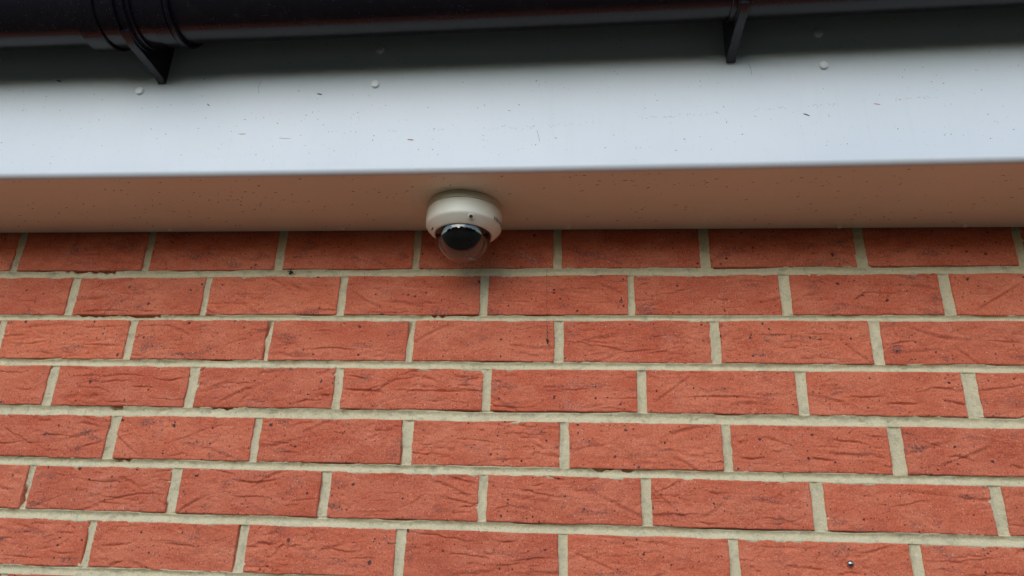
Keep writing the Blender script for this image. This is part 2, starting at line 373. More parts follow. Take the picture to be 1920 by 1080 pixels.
def hero_brick(idx, x0, x1, z0, z1):
    rs = np.random.RandomState(100+idx)
    step = 0.00125
    nx = int((x1-x0)/step)+1; nz = int((z1-z0)/step)+1
    s = np.linspace(0, 1, nx); t = np.linspace(0, 1, nz)
    # concentrate samples near the arris
    s = s + 0.012*np.sin(2*math.pi*s)*-1*0.6; 
    Sg, Tg = np.meshgrid(s, t)
    sd = idx
    jl = 0.0007*vn(Tg*(z1-z0), Tg*0, 0.016, sd+1) + 0.0004*vn(Tg*(z1-z0), Tg*0, 0.004, sd+2)
    jr = 0.0007*vn(Tg*(z1-z0), Tg*0, 0.016, sd+3) + 0.0004*vn(Tg*(z1-z0), Tg*0, 0.004, sd+4)
    jb = 0.0008*vn(Sg*(x1-x0), Sg*0, 0.045, sd+5) + 0.0003*vn(Sg*(x1-x0), Sg*0, 0.006, sd+6)
    jt = 0.0009*vn(Sg*(x1-x0), Sg*0, 0.05, sd+7) + 0.0003*vn(Sg*(x1-x0), Sg*0, 0.006, sd+8)
    X = (x0+jl)*(1-Sg) + (x1+jr)*Sg
    Z = (z0+jb)*(1-Tg) + (z1+jt)*Tg
    H = np.zeros_like(X)
    lx = X-x0; lz = Z-z0
    H += 0.0006*vn(X, Z*1.6, 0.040, sd+9) + 0.00035*vn(X, Z*2, 0.013, sd+10) + 0.00030*vn(X, Z*1.8, 0.0055, sd+11) + 0.00012*vn(X, Z, 0.0027, sd+15)
    # sand-creases: folded clay
    rough_b = rs.rand(); nc = int(2+rough_b*11)
    W = x1-x0; Hh = z1-z0
    for c in range(nc):
        big = rs.rand() < 0.28
        L = rs.uniform(0.05, 0.13) if big else rs.uniform(0.018, 0.05)
        cx = rs.uniform(0.0, W); cz = rs.uniform(0.06, 0.94)*Hh
        curv = rs.uniform(-1, 1)*(0.010 if big else 0.003)
        slope = rs.normal(0, 0.09) if rs.rand() < 0.96 else rs.choice([-1, 1])*rs.uniform(0.3, 0.7)
        u = (lx-cx)/(L/2)
        path = cz + slope*(lx-cx) + curv*(1-u*u) + 0.0016*vn(lx, lx*0, 0.012, sd*3+c) + 0.0006*vn(lx, lx*0, 0.004, sd*3+c+50)
        d = (lz-path)
        tp = np.clip(1-np.abs(u)**2.2, 0, 1)
        A = rs.uniform(0.0005, 0.0014)*(1.15 if big else 0.8)
        sgn = 1 if rs.rand() < 0.8 else -1
        dd = d*sgn
        # a lip that overhangs: proud on one side, falling sharply into a groove
        lip = np.where(dd > 0, np.exp(-dd/0.006), 0)*A
        hollow = np.where(dd <= 0, np.exp(dd/0.004), 0)*A*0.7
        edge = 0.5+0.5*np.tanh(dd/0.0005)
        gd = rs.uniform(0.0006, 0.0040)*(0.5+0.8*rough_b)*(np.clip(1-np.abs(u-rs.uniform(-.3, .3))**1.5*1.2, 0, 1))*(0.6+0.4*vn(lx, lx*0, 0.01, sd*5+c))
        groove = -gd*np.exp(-(dd+0.0004)**2/(2*0.00055**2))
        H += tp*(lip*edge - hollow*(1-edge)) + tp*groove
    for (ax, az, bx, bz, sag, dep, broad) in CREASES:
        mxx, mzz = (ax+bx)/2, (az+bz)/2
        if not (x0 < mxx < x1 and z0 < mzz < z1): continue
        hl = (bx-ax)/2; u = (X-mxx)/hl; ins = np.abs(u) < 1.0
        path = mzz + (bz-az)/2*u + sag*(1-u*u) + 0.0007*vn(X, X*0, 0.010, int(abs(ax)*999)) + 0.0004*vn(X, X*0, 0.004, int(abs(bx)*999))
        d = Z-path; tp = np.clip(1-np.abs(u)**3, 0, 1)
        ww = 0.0013 if broad else 0.00095
        H += tp*(dep*0.60*np.exp(-np.clip(d, 0, 1)/0.005)*(0.5+0.5*np.tanh(d/0.0006)) - dep*0.40*np.exp(np.clip(d, -1, 0)/0.0035)*(0.5-0.5*np.tanh(d/0.0006)))
        H -= tp*dep*(0.7 if broad else 1.25)*np.exp(-(d+0.0005)**2/(2*ww*ww))*(0.75+0.35*vn(X, X*0, 0.009, int(abs(ax)*777)))
    for c in range(rs.randint(1, 4)):
        L = rs.uniform(0.04, 0.10); cx = rs.uniform(0, W); cz = rs.uniform(0.1, 0.9)*Hh; sl = rs.normal(0, 0.35)
        u = (lx-cx)/(L/2); d = lz-(cz+sl*(lx-cx)+0.006*rs.uniform(-1, 1)*(1-u*u))
        H += np.clip(1-u*u, 0, 1)*rs.uniform(0.0009, 0.0019)*(np.exp(-(d/0.004)**2)-0.9*np.exp(-((d+0.0045)/0.0028)**2))
    # fine ripple creases
    rip = vn(X*0.45+0.3*vn(X, Z, .02, sd+70)*0.02, Z, 0.0042, sd+12)
    H += -(0.0012+0.0022*rough_b)*np.clip(rip-0.20, 0, 1)*smooth_steps(vn(X, Z, 0.03, sd+13), -0.2, 0.5)
    # pits
    for _ in range(rs.randint(4, 12)):
        px = rs.uniform(.005, W-.005); pz = rs.uniform(.005, Hh-.005); pr = rs.uniform(0.0007, 0.0018)
        H -= pr*0.9*np.exp(-((lx-px)**2+(lz-pz)**2)/(pr*pr))
    proud = rs.uniform(-0.0006, 0.0008)
    tilt = rs.uniform(-1, 1)*0.0010*(Tg-0.5) + rs.uniform(-1, 1)*0.0008*(Sg-0.5)
    # rounded arrises
    r = 0.0010*(1+0.6*vn(X, Z, 0.012, sd+14))
    ed = np.minimum(np.minimum(Sg*(W), (1-Sg)*W), np.minimum(Tg*Hh, (1-Tg)*Hh))
    q = np.clip(1-ed/r, 0, 1)
    rnd = r*(1-np.sqrt(np.clip(1-q*q*0.98, 0, 1)))
    Y = -(H + proud + tilt) + rnd
    co = np.stack([X, Y, Z], -1).reshape(-1, 3)
    ids = np.arange(nx*nz).reshape(nz, nx)
    quads = np.stack([ids[:-1, :-1], ids[:-1, 1:], ids[1:, 1:], ids[1:, :-1]], -1).reshape(-1, 4)
    # skirt going back
    border = np.concatenate([ids[0, :], ids[1:, -1], ids[-1, -2::-1], ids[-2:0:-1, 0]])
    bc = co[border].copy(); bc[:, 1] = 0.03
    nb = len(border); base = len(co)
    co = np.concatenate([co, bc]); k = np.arange(nb); k2 = (k+1) % nb
    sk = np.stack([border[k2], border[k], base+k, base+k2], -1)
    quads = np.concatenate([quads, sk])
    c0 = np.array([(x0+x1)/2, 0.0, (z0+z1)/2])
    me = fast_mesh('brick', co-c0, quads)
    o = link('brick', me, M_brick)
    o.location = c0
    wparent(o)
    return o

TOPZ = 0.058
cnt = 0
for k in range(8):
    zt = TOPZ-0.022 if k == 0 else BED[k-1][1]
    zt = 0.0345+0.012 if k == 0 else zt
    zb = BED[k][0]
    pr = PERP[k]
    for a, b_ in zip(pr, pr[1:]):
        hero_brick(cnt, a[1], b_[0], zb, zt); cnt += 1
BX0 = [r[0][1] for r in PERP]; BX1 = [r[-1][0] for r in PERP]

# mortar -------------------------------------------------------------------
def build_mortar():
    xs = np.arange(XL-0.24, XR+0.26, 0.0017)
    zl = []
    for (u, l) in BED:
        zl += list(np.arange(l-0.0035, u+0.0035, 0.0009))
    zs = []
    ordered = sorted(BED, key=lambda b: b[1])
    prev = -0.64
    for (u, l) in ordered:
        zs += list(np.arange(prev, l-0.0036, 0.004)); zs += list(np.arange(l-0.0034, u+0.0034, 0.0009)); prev = u+0.0038
    zs += list(np.arange(prev, 0.05, 0.004))
    zs = np.array(sorted(zs))
    X, Z = np.meshgrid(xs, zs)
    wv = 0.0007*vn(X, Z*0, 0.05, 201)
    deep = np.full_like(X, 0.012)
    Y = deep.copy(); keep = np.zeros_like(X, bool)
    for j, (u, l) in enumerate(BED):
        t = (Z-l-wv)/(u-l)
        inb = (Z > l-0.0036) & (Z < u+0.0036)
        tt = np.clip(t, 0, 1)
        gate = smooth_steps(vn(X, Z*0+j, 0.06, 210+j), 0.15, 0.8)
        prof = 0.0004 + 0.0004*tt + 0.0042*np.sin(math.pi*tt)
        slot = 0.006*smooth_steps(tt, 0.86, 0.97)*gate
        below = np.clip(-t, 0, 1)*0.006 + np.clip(t-1.0, 0, 1)*0.035
        y = prof + slot + below + 0.0008*vn(X, Z*1.5, 0.011, 225+j) + 0.0005*vn(X, Z, 0.005, 220+j) + 0.0004*vn(X, Z, 0.0022, 230+j)
        # ragged broken bits
        rag = smooth_steps(vn(X, Z*3, 0.022, 240+j), 0.52, 0.72)*smooth_steps(vn(X, Z*0, 0.13, 250+j), -0.1, 0.4)
        y += rag*0.0025*(0.4+0.6*vn(X, Z, 0.003, 260+j)**2)
        for (ga, gb, gz) in GAPS:
            if abs(gz-(u+l)/2) > 0.012: continue
            gm = smooth_steps(X, ga, ga+0.004)*(1-smooth_steps(X, gb-0.004, gb))
            y += gm*smooth_steps(tt+0.25*vn(X, Z*0, 0.006, 270), 0.78, 0.92)*0.009
        Y = np.where(inb, y, Y); keep |= inb
    # vertical joints
    tops = [0.06] + [b[1] for b in BED[:-1]]
    for k in range(8):
        zt = tops[k]; zb = BED[k][0]
        for q, (a, b_) in enumerate(PERP[k]):
            rg = (Z < zt+0.003) & (Z > zb-0.003) & (X > a-0.004) & (X < b_+0.004)
            if not rg.any(): continue
            t = np.clip((X-a)/(b_-a), 0, 1)
            y = 0.0018 + 0.0022*np.sin(math.pi*t) + 0.0007*vn(X, Z, 0.006, 300+k) + 0.0006*vn(X, Z, 0.0028, 310+k) + 0.0005*vn(X, Z, 0.02, 320+q)
            slot = 0.005*smooth_steps(1-t, 0.80, 0.95)*smooth_steps(vn(X*0+q*3+k, Z, 0.045, 330), 0.25, 0.7)
            y = y+slot
            if (k, round(a, 4)) in ((5, 0.1149), (2, 0.6710), (2, 0.4477)):
                zc_ = {5: -0.388, 2: -0.133}[k]
                y = y + 0.008*smooth_steps(1-t+0.2*vn(Z, Z*0, 0.006, 340), 0.62, 0.85)*np.exp(-((Z-zc_)/0.012)**4)
            full = rg & (Z < zt-0.0) & (Z > zb+0.0)
            Y = np.where(full, y, np.where(rg, np.minimum(Y, y+0.002), Y)); keep |= rg
    nz, nx = X.shape
    ids = np.arange(nx*nz).reshape(nz, nx)
    kq = keep[:-1, :-1] | keep[1:, 1:] | keep[:-1, 1:] | keep[1:, :-1]
    quads = np.stack([ids[:-1, :-1], ids[:-1, 1:], ids[1:, 1:], ids[1:, :-1]], -1)[kq]
    co = np.stack([X, Y, Z], -1).reshape(-1, 3)
    used = np.zeros(len(co), bool); used[quads.ravel()] = True
    remap = np.cumsum(used)-1
    me = fast_mesh('mortar', co[used], remap[quads])
    o = link('mortar', me, M_mortar); wparent(o)
    return o
build_mortar()
# solid core of the wall behind the visible courses, and the plain masonry beyond them
bm = bmesh.new()
bmesh.ops.create_cube(bm, size=1, matrix=Matrix.Translation((0.8, 0.122, (GROUND+0.33)/2)) @ Matrix.Diagonal((9, 0.20, 0.33-GROUND, 1)))
wparent(bm_obj('wall_core', bm, M_mortar))

def cheap_courses():
    bm = bmesh.new()
    def brick(x0, x1, z0, z1):
        c = 0.0015
        f = [(x0+c, -0.0003, z0+c), (x1-c, -0.0003, z0+c), (x1-c, -0.0003, z1-c), (x0+c, -0.0003, z1-c)]
        e = [(x0, 0.0015, z0), (x1, 0.0015, z0), (x1, 0.0015, z1), (x0, 0.0015, z1)]
        g = [(x0, 0.03, z0), (x1, 0.03, z0), (x1, 0.03, z1), (x0, 0.03, z1)]
        F = [[bm.verts.new(p) for p in r] for r in (f, e, g)]
        bm.faces.new(F[0])
        for A, B in ((F[0], F[1]), (F[1], F[2])):
            for i in range(4): bm.faces.new((A[i], A[(i+1) % 4], B[(i+1) % 4], B[i]))
    rr = random.Random(9)
    for k in range(30):
        zt = 0.046 if k == 0 else (BED[k-1][1] if k < 9 else BED[7][1]-0.075*(k-8))
        zb = (BED[k][0] if k < 8 else BED[7][1]-0.075*(k-8)-0.063)
        if zb < GROUND: break
        if k < 8: spans = [(-2.6, BX0[k]-0.0125), (BX1[k]+0.0135, 4.2)]
        else: spans = [(-2.6+0.1125*(k % 2), 4.2)]
        for a, b_ in spans:
            if b_ < 3.9:   # fill leftwards
                x = b_
                while x > a: brick(x-0.213+rr.uniform(-.001, .001), x, zb, zt); x -= 0.2255
            else:
                x = a
                while x < b_: brick(x, x+0.213+rr.uniform(-.001, .001), zb, zt); x += 0.2255
    o = bm_obj('outlying_brickwork', bm, M_brick); tag(o, kind='stuff'); wparent(o)
    # their pointing, one sheet set back
    bm = bmesh.new()
    x0 = XL-0.23; x1 = XR+0.25
    for (a, b_, c, d) in ((-3.0, x0, GROUND, 0.045), (x1, 4.6, GROUND, 0.045), (x0, x1, GROUND, -0.5715)):
        bm.faces.new([bm.verts.new(p) for p in ((a, 0.003, c), (b_, 0.003, c), (b_, 0.003, d), (a, 0.003, d))])
    o = bm_obj('outlying_pointing', bm, M_mortar); wparent(o)
cheap_courses()

# ------------------------------------------------------------------ eaves
def ybow(x):
    xc = min(max(x, 0.0), 1.7); s = xc-0.5
    return -0.0085*s*s + (x-xc)*(-0.017*s)
def EW(x, y, z):     # the eaves sag and bow a few millimetres along the wall
    k = min(1.0, max(0.0, -y/0.19))
    return (x, y + ybow(x)*k, z + 0.0033 - 0.0052*x)
YF = -0.1883; ZS = 0.0332
def stations(a=-2.4, b=4.0, n=129): return [a+(b-a)*i/(n-1) for i in range(n)]

fascia = empty('fascia_board', (0.6, YF, ZS))
tag(fascia, 'glossy white plastic fascia board with rounded lower edge below the black gutter', 'fascia')
def fpar(o, p): o.parent = p; o.matrix_parent_inverse = Matrix.Translation(-p.location); return o
R = 0.0080
prof = [(YF, 0.335), (YF, 0.20), (YF, 0.10), (YF, ZS+R+0.012)]
for i in range(0, 13):
    a = math.pi + (math.pi/2)*i/12
    prof.append((YF+R+R*math.cos(a), ZS+R+R*math.sin(a)-0.0009))
prof += [(YF+R, ZS+0.004), (YF+0.010, ZS+0.009), (YF+0.010, 0.335)]
bm = bmesh.new(); rings_mesh(bm, prof, stations(), EW)
fpar(bm_obj('board', bm, M_white, smooth=40), fascia)

bm = bmesh.new()      # the lip that turns under the board and carries the soffit, in the same shade-toned colour
rings_mesh(bm, [(YF+R+0.00003, ZS-0.0009), (YF+0.0300, ZS-0.0009), (YF+0.0311, ZS-0.0003), (YF+0.0311, ZS+0.006), (YF+R+0.00003, ZS+0.0045)], stations(), EW)
fpar(bm_obj('return_lip', bm, M_soffit), fascia)

def disc_cap(name, c, r, h, axis, m, parent):
    """low domed button: profile lathed about the axis"""
    bm = bmesh.new(); seg = 28
    pr = [(r, 0.0), (r, h*0.62), (r*0.93, h*0.90), (r*0.80, h), (0, h*1.04)]
    lathe(bm, pr, 0, 0, seg)
    if axis == 'y': M = Matrix.Rotation(math.radians(90), 4, 'X')      # +z -> -y
    else: M = Matrix.Rotation(math.radians(180), 4, 'X')               # +z -> -z
    M = M @ Matrix.Rotation(random.uniform(-.10, .10), 4, 'X') @ Matrix.Rotation(random.uniform(-.10, .10), 4, 'Y') @ Matrix.Diagonal((random.uniform(.94, 1.06), 1, 1, 1))
    bmesh.ops.transform(bm, matrix=Matrix.Translation(c) @ M, verts=bm.verts)
    return fpar(bm_obj(name, bm, m, smooth=50), parent)
for x, z in ((0.2844, 0.1766), (0.6407, 0.1763), (1.2604, 0.1813), (0.6425, 0.2372), (1.2599, 0.2359), (-0.31, 0.179), (1.88, 0.180)):
    y = EW(x, YF, z)[1]
    disc_cap('nail_cap', (x, y+0.0003, z), 0.0061, 0.0040, 'y', M_cap, fascia)

soffit = empty('soffit_panel', (0.6, -0.08, ZS))
tag(soffit, 'brownish shaded flat white soffit panel with small specks above the brick wall', 'soffit')
prof = [(-0.1630, ZS), (-0.0045, ZS), (-0.0045, ZS+0.009), (-0.1630, ZS+0.009)]
bm = bmesh.new(); rings_mesh(bm, prof, stations(), EW)
fpar(bm_obj('panel', bm, M_soffit), soffit)
prof = [(-0.1575, ZS+0.0005), (-0.1560, ZS-0.0006), (-0.1545, ZS+0.0005)]
for x, y in ((0.2621, -0.0150), (0.5557, -0.0165), (0.9144, -0.0150), (1.3221, -0.0120), (1.5003, -0.0125)):
    p = EW(x, y, ZS)
    disc_cap('pin_head', (p[0], p[1], p[2]+0.0002), 0.0034, 0.0036, 'z', M_pin, soffit)
# brown specks and dirt --------------------------------------------------
def specks(name, plane, items, m, parent):
    bm = bmesh.new()
    for (u, v, L, W, ang) in items:
        n_ = 7; vs = []; vt = []
        for i in range(n_):
            a = 2*math.pi*i/n_; rr = 1+random.uniform(-.28, .28)
            du = L*math.cos(a)*rr; dv = W*math.sin(a)*rr
            pu = u+du*math.cos(ang)-dv*math.sin(ang); pv = v+du*math.sin(ang)+dv*math.cos(ang)
            if plane == 'f':
                q = EW(pu, YF, pv-0.0033+0.0052*pu); vs.append(bm.verts.new((q[0], q[1]-0.00022, q[2]))); vt.append(bm.verts.new((q[0], q[1]+0.0002, q[2])))
            else:
                q = EW(pu, pv, ZS); vs.append(bm.verts.new((q[0], q[1], q[2]-0.00022))); vt.append(bm.verts.new((q[0], q[1], q[2]+0.0002)))
        bm.faces.new(vs)
        for i in range(n_): bm.faces.new((vs[i], vs[(i+1) % n_], vt[(i+1) % n_], vt[i]))
    o = bm_obj(name, bm, m); tag(o, kind='stuff'); return fpar(o, parent)
rd = random.Random(21)
it = []
for _ in range(360):
    x = rd.uniform(-0.25, 1.85); v = rd.uniform(-0.155, -0.02)
    L = rd.choice([0.0006, 0.0009, 0.0012, 0.0019]); it.append((x, v, L*1.3, L*rd.uniform(.3, .45), rd.gauss(-0.5, 0.35)))
for cx, cy, n_ in ((0.42, -0.115, 26), (0.36, -0.125, 14), (1.0, -0.155, 22), (1.22, -0.15, 14), (0.66, -0.13, 10)):
    for _ in range(n_):
        L = rd.choice([0.0008, 0.0013, 0.0020]); it.append((cx+rd.gauss(0, 0.045), min(-0.03, max(-0.156, cy+rd.gauss(0, 0.018))), L*1.3, L*0.42, rd.gauss(-0.5, 0.3)))
specks('fly_specks', 's', it, M_speck3, soffit)
it = []
for _ in range(60):
    x = rd.uniform(-0.25, 1.85); L = rd.choice([0.0008, 0.0012, 0.0018]); it.append((x, -0.1645-0.0*rd.random()-rd.uniform(0, .008), L, L*0.5, rd.gauss(0, .3)))
def lip_specks(items):
    bm = bmesh.new()
    for (u, v, L, W, ang) in items:
        vs = []
        for i in range(7):
            a = 2*math.pi*i/7; rr = 1+random.uniform(-.25, .25)
            q = EW(u+L*math.cos(a)*rr, v+W*math.sin(a)*rr, ZS); vs.append((q[0], q[1], q[2]))
        A = [bm.verts.new((p[0], p[1], p[2]-0.0009-0.0002)) for p in vs]; B = [bm.verts.new((p[0], p[1], p[2]-0.0005)) for p in vs]
        bm.faces.new(A)
        for i in range(7): bm.faces.new((A[i], A[(i+1) % 7], B[(i+1) % 7], B[i]))
    o = bm_obj('edge_specks', bm, M_speck3); tag(o, kind='stuff'); fpar(o, fascia)
lip_specks([(a, b_-0.004, c*1.2, d, e) for a, b_, c, d, e in it])
it = []
for _ in range(620):
    L = rd.choice([0.00025, 0.00035, 0.0005, 0.0007]); it.append((rd.uniform(-.2, 1.8), rd.uniform(0.055, 0.26), L, L*rd.uniform(.5, .9), rd.uniform(0, 3)))
for x, z, L, a in ((0.560, 0.163, 0.0045, -.25), (0.528, 0.170, 0.0011, 0), (0.455, 0.123, 0.0012, 0), (0.545, 0.128, 0.001, 0), (0.872, 0.174, 0.0016, 0.3),
                   (0.849, 0.135, 0.0011, 0), (0.835, 0.126, 0.0012, 0), (0.90, 0.080, 0.0012, 0), (1.07, 0.073, 0.0014, 0), (1.145, 0.078, 0.0011, 0),
                   (0.395, 0.150, 0.0035, -.7), (0.15, 0.20, 0.005, -.35), (0.38, 0.195, 0.0011, 0), (1.23, 0.105, 0.004, -.4)):
    it.append((x, z, L, max(0.0005, L*0.22), a))
specks('dirt_specks', 'f', it, M_speck, fascia)
it = []
for _ in range(300):      # a dotted scuff line running along the board
    x = 0.58+1.1*rd.random()**0.9; z = 0.098+0.040*max(0, (x-0.85))/0.75+rd.gauss(0, .0012)
    if vn(np.array([x]), np.array([0.]), 0.03, 5)[0] > -0.15: it.append((x, z, rd.uniform(.0003, .0007), 0.0003, rd.uniform(-.3, .3)))
it += [(0.455, 0.099, 0.0060, 0.0005, 0.03), (0.70, 0.083, 0.0042, 0.0010, -0.15), (0.52, 0.090, 0.010, 0.00028, -0.06), (1.55, 0.16, 0.005, 0.0005, 0.4), (1.32, 0.118, 0.004, 0.0006, -0.2)]
specks('reddish_scuffs', 'f', it, M_speck2, fascia)
# hair-thin scratches
bm = bmesh.new()
def scratch(pts, wd):
    prev = None
    for (x, z) in pts:
        q = EW(x, YF, z-0.0033+0.0052*x)
        a = bm.verts.new((q[0]-wd, q[1]-0.00025, q[2])); b_ = bm.verts.new((q[0]+wd, q[1]-0.00025, q[2])); c_ = bm.verts.new((q[0], q[1]+0.0002, q[2]))
        if prev:
            for i, j in ((0, 1), (1, 2), (2, 0)): bm.faces.new((prev[i], prev[j], (a, b_, c_)[j], (a, b_, c_)[i]))
        prev = (a, b_, c_)
scratch([(0.874, 0.093), (0.877, 0.083), (0.878, 0.075)], 0.00016)
scratch([(1.162, 0.192), (1.165, 0.183), (1.1655, 0.172)], 0.00016)
scratch([(0.468, 0.19), (0.466, 0.178), (0.468, 0.168)], 0.00012)
o = bm_obj('scratches', bm, M_speck); tag(o, kind='stuff'); fpar(o, fascia)

# ------------------------------------------------------------------ unseen tile slope added to block sky light behind the gutter
M_tile = plain('dark_roof_tile', (0.09, 0.05, 0.04), 0.85, ns=20, bump=0.002, bs=80)
added_roof = empty('added_roof', (0.8, 0.5, 0.5)); tag(added_roof, 'dark tiled slope added out of view to block sky light above the black gutter', 'added_roof')
rows = []
for r_ in range(12):
    bm = bmesh.new()
    y0 = -0.285+r_*0.30; z0 = 0.300+r_*0.30*0.62; 
    prof = [(y0, z0), (y0, z0+0.018), (y0+0.40, z0+0.018+0.40*0.62-0.02), (y0+0.40, z0+0.40*0.62-0.02)]
    rings_mesh(bm, prof, [-3.6, 5.2], lambda x, y, z: (x, y, z))
    fpar(bm_obj('tile_course', bm, M_tile), added_roof)
bm = bmesh.new()
rings_mesh(bm, [(-0.19, 0.338), (3.4, 2.50), (3.4, 2.45), (3.4, 0.20), (0.22, 0.20), (0.0, 0.20), (-0.17, 0.30)], [-3.4, 5.0], lambda x, y, z: (x, y, z))
fpar(bm_obj('roof_deck', bm, M_black), added_roof)

# ------------------------------------------------------------------ gutter
GY, GZ, GR, GE = -0.2660, 0.2789, 0.0540, 0.0140   # semi-axis across, extra depth
def GW(x, y, z): return (x, y + ybow(x) + 0.001, z + 0.0032*(x-0.85))
gutter = empty('rain_gutter', (0.6, GY, GZ-GR))
tag(gutter, 'glossy black half round plastic gutter running along the top of the fascia', 'gutter')
def half_round(r_out, r_in, a0=-8, a1=188, n_=40):
    pts = []
    for i in range(n_+1):
        a = math.radians(-(a0 + (a1-a0)*i/n_)); pts.append((GY+r_out*math.cos(a), GZ+(r_out+GE)*math.sin(a)))
    for i in range(n_, -1, -1):
        a = math.radians(-(a0 + (a1-a0)*i/n_)); pts.append((GY+r_in*math.cos(a), GZ+(r_in+GE)*math.sin(a)))
    return pts
for a, b_ in ((-2.5, 0.3135), (0.3165, 4.1)):
    bm = bmesh.new(); rings_mesh(bm, half_round(GR, GR-0.0022), stations(a, b_, 65), GW)
    fpar(bm_obj('channel', bm, M_gutter, smooth=40), gutter)
    bm = bmesh.new()      # rolled front lip
    lip = [(GY-GR+0.001+0.0042*math.cos(t), GZ+0.010+0.0042*math.sin(t)) for t in [2*math.pi*i/12 for i in range(12)]]
    rings_mesh(bm, lip, stations(a, b_, 33), GW)
    fpar(bm_obj('front_lip', bm, M_gutter, smooth=50), gutter)

def arc_piece(x0, x1, r_out, r_in, bev, a0=2, a1=184):
    """band hugging the gutter from x0 to x1, arrises eased by bev"""
    bm = bmesh.new(); rows = []
    n_ = 44
    sec = [(x0, r_in), (x0, r_out-bev), (x0+bev, r_out), (x1-bev, r_out), (x1, r_out-bev), (x1, r_in)]
    for i in range(n_+1):
        a = math.radians(-(a0+(a1-a0)*i/n_))
        rows.append([bm.verts.new(GW(x, GY+r*math.cos(a), GZ+(r+GE)*math.sin(a))) for x, r in sec])
    for A, B in zip(rows, rows[1:]):
        for i in range(len(sec)):
            j = (i+1) % len(sec); bm.faces.new((A[i], A[j], B[j], B[i]))
    bm.faces.new(rows[0]); bm.faces.new(rows[-1])
    return bm

def gusset(xc, w0, w1, tipz, hang, mat_, parent, tipy):
    """wedge under the strap: triangular side faces, sloping front edge, foot on the fascia"""
    bm = bmesh.new()
    fy = tipy
    # outline in the yz plane: fascia foot, fascia top, then forward under the gutter and down the sloping front edge
    B = GZ-GR-GE
    out = [(fy, tipz), (fy, tipz+0.075), (GY+0.030, GZ-0.040), (GY+0.012, B+0.004), (GY-0.020, B+0.006),
           (GY-0.022, B-hang*0.55), (GY-0.002, B-hang), (GY+0.014, B-hang*0.98), (fy-0.011, tipz+0.005), (fy-0.0045, tipz+0.0005)]
    wd = [w1, w1, w1, w0, w0, w0, w0, (w0+w1)/2, w1, w1]
    L = [bm.verts.new(GW(xc-w/2, y, z)) for (y, z), w in zip(out, wd)]
    Rr = [bm.verts.new(GW(xc+w/2, y, z)) for (y, z), w in zip(out, wd)]
    bm.faces.new(L); bm.faces.new(list(reversed(Rr)))
    for i in range(len(out)):
        j = (i+1) % len(out); bm.faces.new((L[i], Rr[i], Rr[j], L[j]))
    bmesh.ops.bevel(bm, geom=[e for e in bm.edges], offset=0.0007, segments=2, affect='EDGES')
    return fpar(bm_obj('gusset', bm, mat_, parent=None, smooth=35), parent)

# union bracket at the joint of the two gutter lengths
ub = empty('gutter_bracket', (0.318, GY, GZ-GR))
tag(ub, 'wide black union bracket with collars joining two gutter lengths, left one', 'bracket')
fpar(bm_obj('union_clip', arc_piece(0.2480, 0.3830, 0.0570, 0.0542, 0.0012), M_clip, smooth=30), ub)
fpar(bm_obj('collar', arc_piece(0.2470, 0.2775, 0.0612, 0.0568, 0.0014), M_clip, smooth=30), ub)
fpar(bm_obj('collar', arc_piece(0.3530, 0.3755, 0.0590, 0.0568, 0.0010), M_clip, smooth=30), ub)
fpar(bm_obj('rim', arc_piece(0.3775, 0.3835, 0.0612, 0.0568, 0.0012), M_clip, smooth=30), ub)
fpar(bm_obj('strap', arc_piece(0.3060, 0.3300, 0.0618, 0.0568, 0.0012), M_clip, smooth=30), ub)
fpar(bm_obj('rib', arc_piece(0.3085, 0.3105, 0.0662, 0.0600, 0.0006, 60), M_clip, smooth=30), ub)
fpar(bm_obj('rib', arc_piece(0.3225, 0.3245, 0.0662, 0.0600, 0.0006, 60), M_clip, smooth=30), ub)
gusset(0.3165, 0.013, 0.012, 0.1895, 0.0155, M_clip, ub, YF-0.0012)
# fascia bracket on the right
fb = empty('gutter_bracket', (1.137, GY, GZ-GR))
tag(fb, 'narrow black fascia bracket holding the gutter, right one with light edged strap', 'bracket')
fpar(bm_obj('strap', arc_piece(1.1250, 1.1490, 0.0572, 0.0542, 0.0010), M_clip, smooth=30), fb)
fpar(bm_obj('rib', arc_piece(1.1320, 1.1338, 0.0620, 0.0568, 0.0006, 60), M_clip, smooth=30), fb)
fpar(bm_obj('rib', arc_piece(1.1415, 1.1433, 0.0620, 0.0568, 0.0006, 60), M_clip, smooth=30), fb)
gusset(1.1385, 0.0105, 0.0125, 0.1895, 0.0125, M_clip, fb, YF-0.0030)

# ------------------------------------------------------------------ dome security camera
CX, CY = 0.7625, -0.0825
Z0 = EW(CX, CY, ZS)[2]
dc = empty('security_camera', (CX, CY, Z0))
tag(dc, 'off white dome security camera with smoked bubble mounted under the soffit', 'security camera')
bm = bmesh.new()
lathe(bm, [(0.0, Z0+0.0002), (0.0545, Z0+0.0002), (0.0553, Z0-0.0008), (0.0555, Z0-0.003), (0.0555, Z0-0.0100), (0.0550, Z0-0.0107), (0.050, Z0-0.0107)], CX, CY, 128)
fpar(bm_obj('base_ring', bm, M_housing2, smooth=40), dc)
bm = bmesh.new()
zt = Z0-0.0113; zc = -0.0035
pr = [(0.048, zt), (0.0549, zt), (0.0555, zt-0.0007), (0.0556, zt-0.004), (0.0556, zc+0.0035)]
for i in range(1, 9):      # eased shoulder
    t = i/8; pr.append((0.0556-0.0026*t*t, zc+0.0035-0.0050*t))
pr += [(0.0500, zc-0.0048), (0.0465, zc-0.0078), (0.0438, zc-0.0100), (0.0426, zc-0.0108), (0.0415, zc-0.0108), (0.0411, zc-0.0100), (0.0411, zc-0.004)]
lathe(bm, pr, CX, CY, 128)
fpar(bm_obj('housing', bm, M_housing, smooth=50), dc)
bm = bmesh.new()
